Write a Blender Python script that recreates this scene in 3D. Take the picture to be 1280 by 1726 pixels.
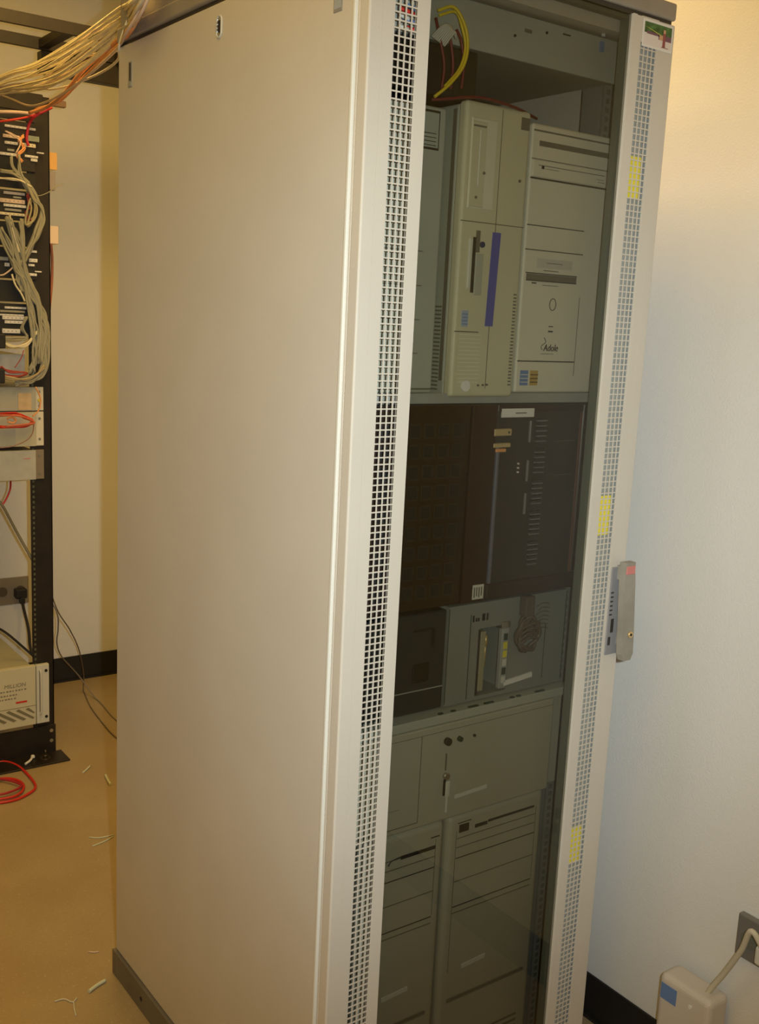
import bpy, bmesh, math, random
from mathutils import Vector, Matrix
random.seed(7)
S = bpy.context.scene
COL = S.collection
for o in list(bpy.data.objects): bpy.data.objects.remove(o)

# ------------------------------------------------------------------ camera
YAW, PIT, ROL = .6329, -.1825, .0491
CAM = Vector((-.8256, -1.2251, 1.4805)); FPX = 1769.7
FW = Vector((math.sin(YAW)*math.cos(PIT), math.cos(YAW)*math.cos(PIT), math.sin(PIT)))
RT = Vector((math.cos(YAW), -math.sin(YAW), 0)); UP = RT.cross(FW)
RT, UP = RT*math.cos(ROL)+UP*math.sin(ROL), -RT*math.sin(ROL)+UP*math.cos(ROL)
cd = bpy.data.cameras.new('camera'); cam = bpy.data.objects.new('camera', cd); COL.objects.link(cam)
cam.matrix_world = Matrix(((RT.x, UP.x, -FW.x, CAM.x), (RT.y, UP.y, -FW.y, CAM.y), (RT.z, UP.z, -FW.z, CAM.z), (0, 0, 0, 1)))
cd.sensor_fit = 'HORIZONTAL'; cd.sensor_width = 36; cd.lens = FPX/1280*36; cd.clip_start = .02
S.camera = cam

# ------------------------------------------------------------------ light and exposure
S.view_settings.view_transform = 'Standard'; S.view_settings.look = 'None'
S.view_settings.gamma = 1; S.view_settings.use_curve_mapping = False
S.view_settings.exposure = 0.0
w = bpy.data.worlds.new('room_air'); S.world = w; w.use_nodes = True
w.node_tree.nodes['Background'].inputs[0].default_value = (1, .72, .4, 1)
w.node_tree.nodes['Background'].inputs[1].default_value = .0
AMB = (1, .64, .13)
def area(name, loc, sx, sy, power, color=AMB):
    l = bpy.data.lights.new(name, 'AREA'); l.shape = 'RECTANGLE'; l.size = sx; l.size_y = sy
    l.energy = power; l.color = color
    o = bpy.data.objects.new(name, l); o.location = loc; COL.objects.link(o); return o
area('ceiling_lamp', (.14, .95, 2.735), .3, 1.2, 28, (1, .615, .18))
area('ceiling_lamp', (-1.9, -1.6, 2.735), .6, 1.2, 14, (1, .55, .03))
area('ceiling_lamp', (-.7, 2.0, 2.735), 1.2, .6, 4, (1, .58, .03))
area('ceiling_lamp', (-.7, -.2, 2.735), .6, 1.2, 8.8, (1, .68, .17))
fl = bpy.data.lights.new('camera_flash', 'SPOT'); fl.energy = 103; fl.color = (.90, 1, .98); fl.shadow_soft_size = .012
fl.spot_size = math.radians(76); fl.spot_blend = 1.0
fo = bpy.data.objects.new('camera_flash', fl)
fo.matrix_world = cam.matrix_world.copy(); fo.location = CAM+RT*.075+UP*.02; COL.objects.link(fo)

# ------------------------------------------------------------------ helpers
def at(px, py, y):                      # the point on the plane Y = y seen at a pixel of the photograph
    d = FW+RT*((px-640)/FPX)-UP*((py-863)/FPX); return CAM+d*((y-CAM.y)/d.y)
def atz(px, py, z):
    d = FW+RT*((px-640)/FPX)-UP*((py-863)/FPX); return CAM+d*((z-CAM.z)/d.z)
def atx(px, py, x):
    d = FW+RT*((px-640)/FPX)-UP*((py-863)/FPX); return CAM+d*((x-CAM.x)/d.x)

MATS = {}
def mat(name, col, rough=.5, metal=0., var=.0, scale=8., bump=0., bscale=200., col2=None, spec=.5, emit=None, stretch=None):
    if name in MATS: return MATS[name]
    m = bpy.data.materials.new(name); m.use_nodes = True; nt = m.node_tree; b = nt.nodes['Principled BSDF']
    b.inputs['Base Color'].default_value = (*col, 1); b.inputs['Roughness'].default_value = rough
    b.inputs['Metallic'].default_value = metal; b.inputs['Specular IOR Level'].default_value = spec
    tc = nt.nodes.new('ShaderNodeTexCoord'); mp = nt.nodes.new('ShaderNodeMapping')
    nt.links.new(tc.outputs['Object'], mp.inputs[0])
    if stretch: mp.inputs['Scale'].default_value = stretch
    n = nt.nodes.new('ShaderNodeTexNoise'); n.inputs['Scale'].default_value = scale; n.inputs['Detail'].default_value = 4
    nt.links.new(mp.outputs[0], n.inputs['Vector'])
    r = nt.nodes.new('ShaderNodeValToRGB'); r.color_ramp.elements[0].position = .35; r.color_ramp.elements[1].position = .65
    c2 = col2 or tuple(c*(1-var) for c in col); c1 = col if col2 else tuple(min(1, c*(1+var*.5)) for c in col)
    r.color_ramp.elements[0].color = (*c2, 1); r.color_ramp.elements[1].color = (*c1, 1)
    nt.links.new(n.outputs['Fac'], r.inputs[0]); nt.links.new(r.outputs[0], b.inputs['Base Color'])
    if bump:
        n2 = nt.nodes.new('ShaderNodeTexNoise'); n2.inputs['Scale'].default_value = bscale
        nt.links.new(mp.outputs[0], n2.inputs['Vector'])
        bp = nt.nodes.new('ShaderNodeBump'); bp.inputs['Strength'].default_value = bump; bp.inputs['Distance'].default_value = .002
        nt.links.new(n2.outputs['Fac'], bp.inputs['Height']); nt.links.new(bp.outputs[0], b.inputs['Normal'])
    if emit:
        b.inputs['Emission Color'].default_value = (*emit, 1); b.inputs['Emission Strength'].default_value = 1
    MATS[name] = m; return m

PAINT = mat('cabinet_paint', (.615, .575, .515), .42, var=.03, scale=5, bump=.12, bscale=420)
CAPM = mat('cap_plastic', (.32, .29, .25), .55, var=.08, scale=14)
PLIN = mat('plinth_paint', (.17, .15, .12), .6, var=.1, scale=10)
INNER = mat('inner_steel', (.36, .37, .35), .5, var=.08, scale=9)
RAILM = mat('zinc_rail', (.34, .35, .33), .4, metal=.3, var=.1)
DARK = mat('dark_hole', (.012, .012, .012), .8)
BLACK = mat('black_plastic', (.018, .017, .016), .5, var=.2)
BLACKM = mat('black_rack_paint', (.016, .011, .008), .5, var=.3, scale=20)
BROWN = mat('dark_brown_plastic', (.030, .018, .014), .4, var=.2)
DKGREY = mat('charcoal_plastic', (.040, .036, .032), .45, var=.15)
BEIGE = mat('computer_beige', (.60, .57, .42), .5, var=.04, scale=6)
BEIGE2 = mat('computer_warm_grey', (.70, .67, .57), .5, var=.04, scale=6)
BEIGE4 = mat('machine_drab', (.42, .41, .33), .5, var=.05, scale=5)
BEIGE3 = mat('computer_pale_grey', (.42, .44, .38), .5, var=.05, scale=6)
DIM = mat('slot_shadow_grey', (.16, .15, .12), .6)
PALE = mat('pale_plastic', (.62, .62, .56), .45)
WHITE = mat('white_label', (.78, .77, .76), .6, var=.03)
SILVER = mat('bare_steel', (.6, .6, .58), .3, metal=.9, var=.1)
BLUE = mat('blue_tape', (.10, .11, .42), .5)
BLUEL = mat('blue_badge', (.14, .24, .5), .5)
GOLD = mat('gold_badge', (.5, .34, .08), .5)
YEL = mat('yellow_label', (.80, .68, .06), .5, var=.1)
RED = mat('red_cable', (.62, .03, .02), .4)
YELC = mat('yellow_cable', (.75, .58, .03), .4)
ORG = mat('orange_cable', (.80, .36, .14), .45)
CREAM = mat('cream_cable', (.84, .76, .54), .45, var=.08, scale=40)
PINKC = mat('pink_grey_cable', (.72, .56, .46), .45)
GREYC = mat('grey_cable', (.34, .33, .25), .5, var=.1, scale=30)
DGREEN = mat('dark_green_plastic', (.03, .06, .045), .5)
TAGR = mat('red_tag', (.62, .22, .20), .6)
BRASS = mat('brass', (.75, .55, .25), .35, metal=.6)
HANDM = mat('handle_plastic', (.31, .29, .25), .5, var=.12, scale=30)
PLATEM = mat('handle_plate_grey', (.26, .26, .28), .5, var=.06)
GREENP = mat('foliage_print', (.07, .17, .05), .5, var=.6, scale=90)
PURP = mat('purple_print', (.18, .08, .13), .5)
SNOW = mat('pale_print', (.75, .68, .66), .5)
CLIP = mat('wire_sheath_white', (.62, .66, .52), .5)

def newbm(): return bmesh.new()
def box(bm, x0, x1, y0, y1, z0, z1, mi=0, bev=0., seg=2):
    vs = [bm.verts.new((x, y, z)) for x in (x0, x1) for y in (y0, y1) for z in (z0, z1)]
    idx = [(0, 1, 3, 2), (4, 6, 7, 5), (0, 4, 5, 1), (2, 3, 7, 6), (0, 2, 6, 4), (1, 5, 7, 3)]
    fs = [bm.faces.new([vs[i] for i in f]) for f in idx]
    for f in fs: f.material_index = mi
    if bev:
        es = list({e for f in fs for e in f.edges})
        r = bmesh.ops.bevel(bm, geom=es, offset=bev, segments=seg, affect='EDGES', profile=.5)
        for f in r['faces']: f.material_index = mi
    return bm
def slab(x0, x1, y0, y1, z0, z1, bev=0., seg=2): return box(newbm(), x0, x1, y0, y1, z0, z1, 0, bev, seg)
def frame_of(d):
    d = d.normalized(); a = Vector((0, 0, 1)) if abs(d.z) < .9 else Vector((1, 0, 0))
    u = d.cross(a).normalized(); return u, d.cross(u).normalized()
def rod(bm, a, b, r, n=12, mi=0, r2=None):
    a, b = Vector(a), Vector(b); u, v = frame_of(b-a); r2 = r if r2 is None else r2
    A = [bm.verts.new(a+(u*math.cos(t)+v*math.sin(t))*r) for t in [2*math.pi*i/n for i in range(n)]]
    B = [bm.verts.new(b+(u*math.cos(t)+v*math.sin(t))*r2) for t in [2*math.pi*i/n for i in range(n)]]
    fs = [bm.faces.new((A[i], A[(i+1) % n], B[(i+1) % n], B[i])) for i in range(n)]
    fs += [bm.faces.new(A[::-1]), bm.faces.new(B)]
    for f in fs: f.material_index = mi; f.smooth = False
    for f in fs[:n]: f.smooth = True
    return bm
def spline(pts, k=8):
    p = [Vector(q) for q in pts]
    if len(p) < 3: return p
    p = [p[0]*2-p[1]]+p+[p[-1]*2-p[-2]]; out = []
    for i in range(1, len(p)-2):
        a, b, c, d = p[i-1:i+3]
        for j in range(k):
            t = j/k
            out.append(.5*((2*b)+(-a+c)*t+(2*a-5*b+4*c-d)*t*t+(-a+3*b-3*c+d)*t**3))
    out.append(p[-2]); return out
def tube(bm, pts, r, n=8, mi=0, k=8, smooth=True):
    P = spline(pts, k) if smooth else [Vector(q) for q in pts]
    for q in P: q.z = max(q.z, r+.0004)                     # nothing dips into the floor
    u, v = frame_of(P[1]-P[0]); rings = []
    for i, q in enumerate(P):
        t = (P[min(i+1, len(P)-1)]-P[max(i-1, 0)]).normalized()
        u = (u-t*u.dot(t)).normalized(); v = t.cross(u)
        rings.append([bm.verts.new(q+(u*math.cos(2*math.pi*a/n)+v*math.sin(2*math.pi*a/n))*r) for a in range(n)])
    fs = []
    for A, B in zip(rings, rings[1:]):
        fs += [bm.faces.new((A[i], A[(i+1) % n], B[(i+1) % n], B[i])) for i in range(n)]
    for f in fs: f.smooth = True
    fs += [bm.faces.new(rings[0][::-1]), bm.faces.new(rings[-1])]
    for f in fs: f.material_index = mi
    return bm
def ring(bm, c, axis, r, rt, n=24, mi=0, sx=1., sz=1.):
    c = Vector(c); pts = []
    for i in range(n+1):
        a = 2*math.pi*i/n
        pts.append(c+(Vector((math.cos(a)*r*sx, 0, math.sin(a)*r*sz)) if axis == 'y' else Vector((0, math.cos(a)*r*sx, math.sin(a)*r*sz))))
    return tube(bm, pts, rt, 6, mi, smooth=False)

def obj(name, bm, mats, parent=None):
    if not isinstance(mats, (list, tuple)): mats = [mats]
    bmesh.ops.recalc_face_normals(bm, faces=bm.faces)
    me = bpy.data.meshes.new(name); bm.to_mesh(me); bm.free()
    for m in mats: me.materials.append(m)
    o = bpy.data.objects.new(name, me); COL.objects.link(o)
    if parent:
        o.parent = parent
        if parent.type == 'EMPTY': o.matrix_parent_inverse = Matrix.Translation(-Vector(parent.location))
    return o
def thing(name, label, cat, loc, group=None):
    o = bpy.data.objects.new(name, None); o.empty_display_size = .05; COL.objects.link(o); o.location = loc
    o['label'] = label; o['category'] = cat
    if group: o['group'] = group
    return o
def tag(o, label, cat, group=None, kind=None):
    o['label'] = label; o['category'] = cat
    if group: o['group'] = group
    if kind: o['kind'] = kind
    me = o.data; xs = [v.co for v in me.vertices]
    c = Vector(((min(v.x for v in xs)+max(v.x for v in xs))/2, (min(v.y for v in xs)+max(v.y for v in xs))/2, min(v.z for v in xs)))
    me.transform(Matrix.Translation(-c)); o.location = c
    return o
def lab(o, t): o['label'] = t; return o
def struct(name, bm, m):
    o = obj(name, bm, m); o['kind'] = 'structure'; return o
def lettering(name, s, size, m, parent, loc, axis='y', depth=.0004, shear=0., sx=1., flip=False):
    cu = bpy.data.curves.new(name, 'FONT'); cu.body = s; cu.size = size; cu.extrude = depth; cu.align_x = 'CENTER'; cu.shear = shear
    t = bpy.data.objects.new('tmp_text', cu); COL.objects.link(t)
    me = bpy.data.meshes.new_from_object(t, depsgraph=bpy.context.evaluated_depsgraph_get())
    bpy.data.objects.remove(t); bpy.data.curves.remove(cu)
    M = Matrix.Translation(Vector(loc)) @ Matrix.Rotation(math.pi/2, 4, 'X') @ Matrix.Diagonal((sx, 1, 1, 1))
    me.transform(M); me.materials.clear(); me.materials.append(m)
    o = bpy.data.objects.new(name, me); COL.objects.link(o); o.parent = parent
    if parent.type == 'EMPTY': o.matrix_parent_inverse = Matrix.Translation(-Vector(parent.location))
    return o

# ------------------------------------------------------------------ the room
XR, YB, XL, YF, ZC = .812, 2.703, -3.4, -3.4, 2.76
WALL = mat('wall_paint', (.74, .735, .72), .85, var=.02, scale=2.5, bump=.35, bscale=260)
CEIL = mat('ceiling_paint', (.62, .6, .56), .9, var=.03)
BASEB = mat('black_rubber_base', (.014, .013, .013), .55)
def floor_material():
    m = mat('vinyl_floor', (.42, .32, .18), .48, col2=(.37, .27, .145), scale=3.5)
    nt = m.node_tree; b = nt.nodes['Principled BSDF']; ramp = [n for n in nt.nodes if n.type == 'VALTORGB'][0]
    tc = [n for n in nt.nodes if n.type == 'TEX_COORD'][0]
    base = ramp.outputs[0]
    for sc, lo, hi, dk, amt in ((42, .60, .72, (.30, .22, .12), .5), (150, .58, .70, (.66, .58, .42), .5), (13, .62, .8, (.36, .27, .15), .5)):
        n = nt.nodes.new('ShaderNodeTexNoise'); n.inputs['Scale'].default_value = sc; n.inputs['Detail'].default_value = 5
        n.inputs['Roughness'].default_value = .7
        nt.links.new(tc.outputs['Object'], n.inputs['Vector'])
        r = nt.nodes.new('ShaderNodeMapRange'); r.inputs[1].default_value = lo; r.inputs[2].default_value = hi; r.inputs[4].default_value = amt
        nt.links.new(n.outputs['Fac'], r.inputs[0])
        x = nt.nodes.new('ShaderNodeMix'); x.data_type = 'RGBA'; nt.links.new(r.outputs[0], x.inputs[0])
        nt.links.new(base, x.inputs[6]); x.inputs[7].default_value = (*dk, 1); base = x.outputs[2]
    nt.links.new(base, b.inputs['Base Color']); return m
struct('floor', slab(XL, XR, YF, YB, -.05, 0), floor_material())
struct('ceiling', slab(XL, XR, YF, YB, ZC, ZC+.05), CEIL)
struct('wall_back', slab(XL, XR+.1, YB, YB+.1, -.05, ZC+.05), WALL)
struct('wall_right', slab(XR, XR+.1, YF-.1, YB, -.05, ZC+.05), WALL)
struct('wall_left', slab(XL-.1, XL, YF, YB, -.05, ZC+.05), WALL)
struct('wall_front', slab(XL-.1, XR, YF-.1, YF, -.05, ZC+.05), WALL)
def baseboard(name, x0, x1, y0, y1, toe):
    bm = newbm(); box(bm, x0, x1, y0, y1, 0, .1, 0, .0015, 1)
    if toe == 'y': box(bm, x0, x1, y0-.007, y0, 0, .008, 0)
    else: box(bm, x0-.007, x0, y0, y1, 0, .008, 0)
    struct(name, bm, BASEB)
baseboard('baseboard_back', XL, XR, YB-.005, YB, 'y')
baseboard('baseboard_right', XR-.005, XR, YF, YB-.005, 'x')

# ------------------------------------------------------------------ the server cabinet
W, D, ZT, ZP = .6, .82, 1.967, .059
cab = thing('server_cabinet', 'tall beige steel server cabinet with a smoked glass door and perforated strips', 'cabinet', (.3, .41, 0))
pn = obj('side_panel', slab(.0, .016, .012, D, ZP+.002, ZT-.002, .0025, 2), PAINT, cab)
# keyhole escutcheon and two latches on the near panel
bm = newbm()
cx, cz = .3995, 1.928
for i, (rr, hh) in enumerate(((.0095, .0095), )):
    pts = []
    for a in range(25):
        t = 2*math.pi*a/24; pts.append((-.0008, cx+.0085*math.cos(t), cz+.0085*math.sin(t)+(.008 if math.sin(t) > 0 else -.008)))
    tube(bm, pts, .0016, 6, 0, smooth=False)
lab(obj('lock_surround', bm, PALE, pn), 'pale raised oval ring around the panel lock')
bm = newbm(); box(bm, -.001, .001, cx-.006, cx+.006, cz-.013, cz+.013, 0, .002)
box(bm, -.0022, .0, cx-.0035, cx+.001, cz-.009, cz+.009, 1)
for k in range(3): box(bm, -.003, -.001, cx+.0015, cx+.0042, cz-.007+k*.0055, cz-.0035+k*.0055, 0)
lab(obj('panel_lock', bm, [SILVER, DARK], pn), 'small dark lock slot near the top of the panel')
bm = newbm(); box(bm, -.001, .001, .752, .771, 1.885, 1.932, 1, .001)
box(bm, -.002, .0, .7575, .7635, 1.897, 1.929, 0); box(bm, -.002, 0, .754, .769, 1.887, 1.893, 1)
lab(obj('panel_latch', bm, [DKGREY, INNER], pn), 'narrow grey latch at the rear top corner')
bm = newbm(); box(bm, -.001, .001, .040, .062, 1.884, 1.932, 0, .001)
for k in range(5): box(bm, -.0018, 0, .043+k*.0035, .0447+k*.0035, 1.888, 1.93, 1)
lab(obj('panel_latch', bm, [HANDM, INNER], pn), 'ribbed grey latch at the front top corner')
obj('side_panel', slab(W-.016, W, .012, D, ZP+.002, ZT-.002, .0025, 2), PAINT, cab)
obj('edge_trim', slab(-.0022, .006, .0065, .0135, ZP, ZT, .002, 3), mat('edge_trim_white', (.70, .70, .66), .5), cab)
fr = newbm()
for x0, x1 in ((.002, .038), (.562, .598)):
    box(fr, x0, x1, .0, .05, ZP, ZT, 0, .002, 1)
    box(fr, x0, x1, D-.05, D-.004, ZP, ZT, 0, .002, 1)
for z0, z1 in ((ZP, ZP+.03), (ZT-.025, ZT)):
    for y0 in (.002, D-.05): box(fr, .038, .562, y0, y0+.045, z0, z1)
    for x0 in (.017, .553): box(fr, x0, x0+.03, .05, D-.05, z0, z1)
obj('frame', fr, PAINT, cab)
for i, (z0, z1) in enumerate(((1.703, 1.767), (1.124, 1.194), (.5, .57))):
    pass
obj('top_cap', slab(-.003, W+.001, -.024, D+.004, ZT+.006, 2.0, .004, 3), CAPM, cab)
bm = newbm(); box(bm, .004, W-.004, -.018, D, ZT-.001, ZT+.007); obj('cap_shadow_gap', bm, DKGREY, cab)
bm = newbm()
for x0, x1, y0, y1 in ((-.006, W+.006, D-.02, D+.006), (-.006, W+.006, -.006, .02), (-.006, .02, .02, D-.02), (W-.02, W+.006, .02, D-.02)):
    box(bm, x0, x1, y0, y1, 0, ZP, 0, .001, 1)
pl = obj('plinth', bm, PLIN, cab)
bm = newbm(); rod(bm, (-.0068, .665, .03), (-.0055, .665, .03), .005, 12)
lab(obj('plinth_hole', bm, DARK, pl), 'dark screw hole in the plinth')
obj('base_plate', slab(.02, W-.02, .02, D-.02, ZP-.005, ZP+.003), INNER, cab)
obj('rear_door', slab(.02, W-.02, D-.012, D, ZP, ZT, .001, 1), INNER, cab)
for side in (0, 1):
    for yy in (.07, .62):
        bm = newbm(); X0, X1 = (.022, .056) if side == 0 else (.544, .578)
        box(bm, X0, X1, yy, yy+.002, ZP+.03, ZT-.03)
        xi = X1 if side == 0 else X0
        box(bm, xi-.001, xi+.001, yy, yy+.045, ZP+.03, ZT-.03)
        if yy < .3:
            xc = (X0+X1)/2-.004*(1-2*side)*-1
            for k in range(126):
                z = .11+k*.01464
                box(bm, xc-.0042, xc+.0042, yy-.0006, yy+.0002, z, z+.0085, 1)
        obj('mounting_rail', bm, [RAILM, DIM], cab)
# door
dr = newbm(); Y0, Y1 = -.024, -.001
GX = ((.0402, .0798), (.5202, .5598)); GZ0, GZ1 = .075, 1.929
ZD0, ZD1 = .045, ZT-.0005
for a, b in ((0.0, .024), (.576, .6)): box(dr, a, b, Y0, Y1, ZD0, ZD1, 0, .0028, 3)
for a, b in ((.012, .0402), (.0798, .0999), (.5001, .5202), (.5598, .588)): box(dr, a, b, Y0+.0001, Y0+.004, ZD0+.001, ZD1-.001)   # folded sheet skin
for a, b in ((.0915, .1), (.5, .5085)): box(dr, a, b, Y0+.0002, Y1, ZD0, ZD1)
for a, b in GX:
    box(dr, a, b, Y0, Y1, ZD0, GZ0); box(dr, a, b, Y0, Y1, GZ1, ZD1)
box(dr, .1, .5, Y0, Y1, ZD0, ZD0+.07)
door = obj('door', dr, PAINT, cab)
P = .0099
for a, b in GX:
    g = newbm(); t = .0019; n = int(round((GZ1-GZ0)/P))
    for i in range(5):
        x = a+i*P; ww = t/2 if i in (1, 2, 3) else t*.7
        box(g, x-ww, x+ww, Y0+.0005, Y0+.002, GZ0-.001, GZ1+.001)
    for k in range(n+1):
        z = GZ0+k*(GZ1-GZ0)/n; box(g, a-.001, b+.001, Y0+.0003, Y0+.0018, z-t/2, z+t/2)
    obj('perforated_strip', g, PAINT, door)
for z0, z1 in ((1.692, 1.757), (1.131, 1.200), (.518, .590)):
    lab(obj('warning_label', slab(.5215, .551, -.0195, -.0185, z0, z1), YEL, door), 'yellow label stuck behind the right perforated strip')
lab(obj('strip_backing', slab(.5125, .575, -.0150, -.0135, GZ0, GZ1), INNER, door), 'grey backing behind the right perforated strip')
gm = bpy.data.materials.new('smoked_glass'); gm.use_nodes = True; nt = gm.node_tree; nt.nodes.clear()
out = nt.nodes.new('ShaderNodeOutputMaterial'); tr = nt.nodes.new('ShaderNodeBsdfTransparent'); gl = nt.nodes.new('ShaderNodeBsdfGlossy')
mx = nt.nodes.new('ShaderNodeMixShader'); fz = nt.nodes.new('ShaderNodeFresnel')
gi = nt.nodes.new('ShaderNodeNewGeometry'); ir = nt.nodes.new('ShaderNodeMapRange'); ir.inputs[3].default_value = 1.36; ir.inputs[4].default_value = 1/1.36
nt.links.new(gi.outputs['Backfacing'], ir.inputs[0]); nt.links.new(ir.outputs[0], fz.inputs[0])
tr.inputs[0].default_value = (.735, .73, .69, 1); gl.inputs['Roughness'].default_value = .008; gl.inputs[0].default_value = (1, 1, 1, 1)
nt.links.new(fz.outputs[0], mx.inputs[0]); nt.links.new(tr.outputs[0], mx.inputs[1]); nt.links.new(gl.outputs[0], mx.inputs[2]); nt.links.new(mx.outputs[0], out.inputs[0])
lab(obj('glass_pane', slab(.1, .5, -.019, -.015, ZD0+.07, ZD1-.001), gm, door), 'smoked grey glass pane')
bm = newbm()
for a, b in ((.1, .106), (.494, .5)): box(bm, a, b, -.0149, -.002, ZD0+.07, ZD1-.002)
box(bm, .106, .494, -.0149, -.002, ZD1-.008, ZD1-.002)
lab(obj('glass_gasket', bm, mat('gasket_green_grey', (.16, .18, .15), .6), door), 'dark grey green gasket along the glass')
# handle
obj('handle_plate', slab(.5645, .6015, -.0265, -.0235, .912, 1.072, .001, 2), PLATEM, door)
bm = newbm(); prof = [(.5875, 1.083, .024), (.5875, 1.07, .0245), (.5895, 1.045, .028), (.5975, .95, .0295), (.600, .915, .029), (.600, .903, .018)]
vsA = []
for (xc, z, wd) in prof:
    vsA.append([bm.verts.new((xc-wd/2, -.047, z)), bm.verts.new((xc+wd/2, -.047, z)), bm.verts.new((xc+wd/2, -.0335, z)), bm.verts.new((xc-wd/2, -.0335, z))])
for A, B in zip(vsA, vsA[1:]):
    for i in range(4): bm.faces.new((A[i], A[(i+1) % 4], B[(i+1) % 4], B[i]))
bm.faces.new(vsA[0]); bm.faces.new(vsA[-1][::-1])
bmesh.ops.bevel(bm, geom=[e for e in bm.edges if len(e.link_faces) == 2 and e.calc_face_angle(0) > .5], offset=.004, segments=3, affect='EDGES')
box(bm, .578, .596, -.034, -.025, 1.05, 1.075); box(bm, .59, .599, -.034, -.026, .93, .96)
lab(obj('swing_handle', bm, HANDM, door), 'worn grey swing handle')
bm = newbm(); box(bm, .5765, .599, -.0482, -.0465, 1.062, 1.077, 0, .001, 1)
lab(obj('red_tag', bm, TAGR, door), 'faded red tag across the handle top')
bm = newbm(); rod(bm, (.602, -.0465, .951), (.602, -.0495, .951), .0055, 20, 0); rod(bm, (.602, -.0494, .951), (.602, -.0500, .951), .0025, 12, 1)
lab(obj('lock_cylinder', bm, [BRASS, DARK], door), 'brass lock cylinder')
bm = newbm(); box(bm, .572, .579, -.0272, -.0262, .953, .978); box(bm, .568, .574, -.0272, -.0262, .93, .945)
for k in range(6): box(bm, .566, .5725, -.0272, -.0262, .985+k*.008, .9875+k*.008)
lab(obj('plate_mark', bm, DKGREY, door), 'dark moulded marks on the handle plate')
# photo sticker, a little askew: white border, foliage, pale ground, standing figure
def quad(bm, pts, mi): f = bm.faces.new([bm.verts.new(p) for p in pts]); f.material_index = mi
bm = newbm(); box(bm, .5225, .5945, -.0249, -.0242, 1.9225, 1.9635, 0)
def sr(x0, x1, z0, z1, mi, k): quad(bm, [(x0, -.0249-k*.00006, z0), (x1, -.0249-k*.00006, z0), (x1, -.0249-k*.00006, z1), (x0, -.0249-k*.00006, z1)], mi)
sr(.526, .591, 1.926, 1.960, 1, 1); sr(.526, .591, 1.944, 1.960, 2, 2); sr(.532, .570, 1.9425, 1.9465, 3, 3); sr(.560, .591, 1.938, 1.946, 3, 3)
quad(bm, [(.526, -.02515, 1.953), (.56, -.02515, 1.9455), (.572, -.02515, 1.9445), (.54, -.02515, 1.951)], 4)
sr(.5705, .577, 1.928, 1.949, 5, 5); sr(.571, .5765, 1.949, 1.9545, 6, 5); sr(.568, .585, 1.9275, 1.9285, 5, 5); sr(.562, .5705, 1.938, 1.9455, 6, 4)
lab(obj('photo_sticker', bm, [WHITE, SNOW, GREENP, PURP, mat('lime_print', (.45, .5, .08), .5), mat('maroon_print', (.3, .08, .08), .5), mat('skin_print', (.6, .36, .22), .5)], door),
    'small white bordered photo print with foliage and a figure')

# ------------------------------------------------------------------ equipment inside the cabinet
FY = .03
def screws(bm, pts, mi, r=.004):
    for x, y, z in pts: rod(bm, (x, y, z), (x, y-.002, z), r, 10, mi)
# top chassis
t = thing('rack_chassis', 'shallow grey rack chassis fixed at the top behind the glass', 'rack chassis', (.3, .3, 1.872))
bm = newbm(); box(bm, .058, .522, FY, .58, 1.873, 1.936, 0, .001, 1); obj('body', bm, INNER, t)
bm = newbm(); box(bm, .044, .560, FY-.003, FY, 1.872, 1.937, 0, .001, 1)
box(bm, .40, .416, FY-.004, FY-.002, 1.925, 1.927, 1); box(bm, .32, .334, FY-.004, FY-.002, 1.914, 1.919, 2)
screws(bm, [(.3, FY-.003, 1.905), (.365, FY-.003, 1.921)], 1, .002)
obj('front_panel', bm, [mat('chassis_face', (.40, .43, .40), .45, var=.05), DARK, DIM], t)
for z in (1.886, 1.922):
    bm = newbm(); rod(bm, (.54, FY-.003, z), (.54, FY-.014, z), .007, 16)
    obj('thumb_screw', bm, DKGREY, t)
bm = newbm(); box(bm, .482, .49, FY-.006, FY-.003, 1.915, 1.93, 0); obj('blue_latch', bm, BLUEL, t)
bm = newbm(); box(bm, .485, .49, FY-.006, FY-.003, 1.938, 1.948, 0); obj('white_latch', bm, WHITE, t)
# shelf under the tower computers
bm = newbm(); box(bm, .058, .544, .025, .60, 1.362, 1.366); box(bm, .044, .556, .023, .027, 1.356, 1.372, 0, .001, 1)
tag(obj('rack_shelf', bm, INNER), 'grey metal shelf carrying the three tower computers', 'shelf')
ZS = 1.3665
# middle tower
t = thing('tower_computer', 'narrow beige tower computer with blue tape stripe, standing in the middle of the upper shelf', 'computer', (.27, .25, ZS))
bm = newbm(); box(bm, .209, .335, .035, .48, ZS, 1.797, 0, .004, 3)
for k in range(22): box(bm, .2084, .2095, .05, .17, 1.375+k*.006, 1.3775+k*.006, 1)
box(bm, .2085, .2095, .04, .048, 1.39, 1.79, 1)
obj('case', bm, [BEIGE3, DIM], t)
bm = newbm(); box(bm, .207, .337, .016, .036, ZS-.012+.012, 1.800, 0, .006, 4)
box(bm, .2085, .3355, .0155, .017, 1.6285, 1.6298, 2)                       # seam
box(bm, .218, .268, .0145, .017, 1.648, 1.777, 1, .001, 1)                    # recessed panel
box(bm, .2185, .2475, .0135, .0155, 1.65, 1.772, 0, .001, 1)
box(bm, .2330, .2355, .012, .0140, 1.68, 1.76, 3, .0008, 1)
box(bm, .2200, .2450, .0132, .0142, 1.764, 1.7665, 2)
box(bm, .277, .278, .0155, .0165, 1.38, 1.795, 2)
box(bm, .316, .333, .0152, .0165, 1.772, 1.790, 2)
screws(bm, [(.232, .0145, 1.664), (.245, .014, 1.70), (.32, .016, 1.697)], 2, .0022)
for k in range(13): box(bm, .219, .262, .0153, .0165, 1.462-.006*k-.001, 1.4635-.006*k-.001, 1)
box(bm, .2085, .256, .0152, .0165, 1.4655, 1.4672, 2)
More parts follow.
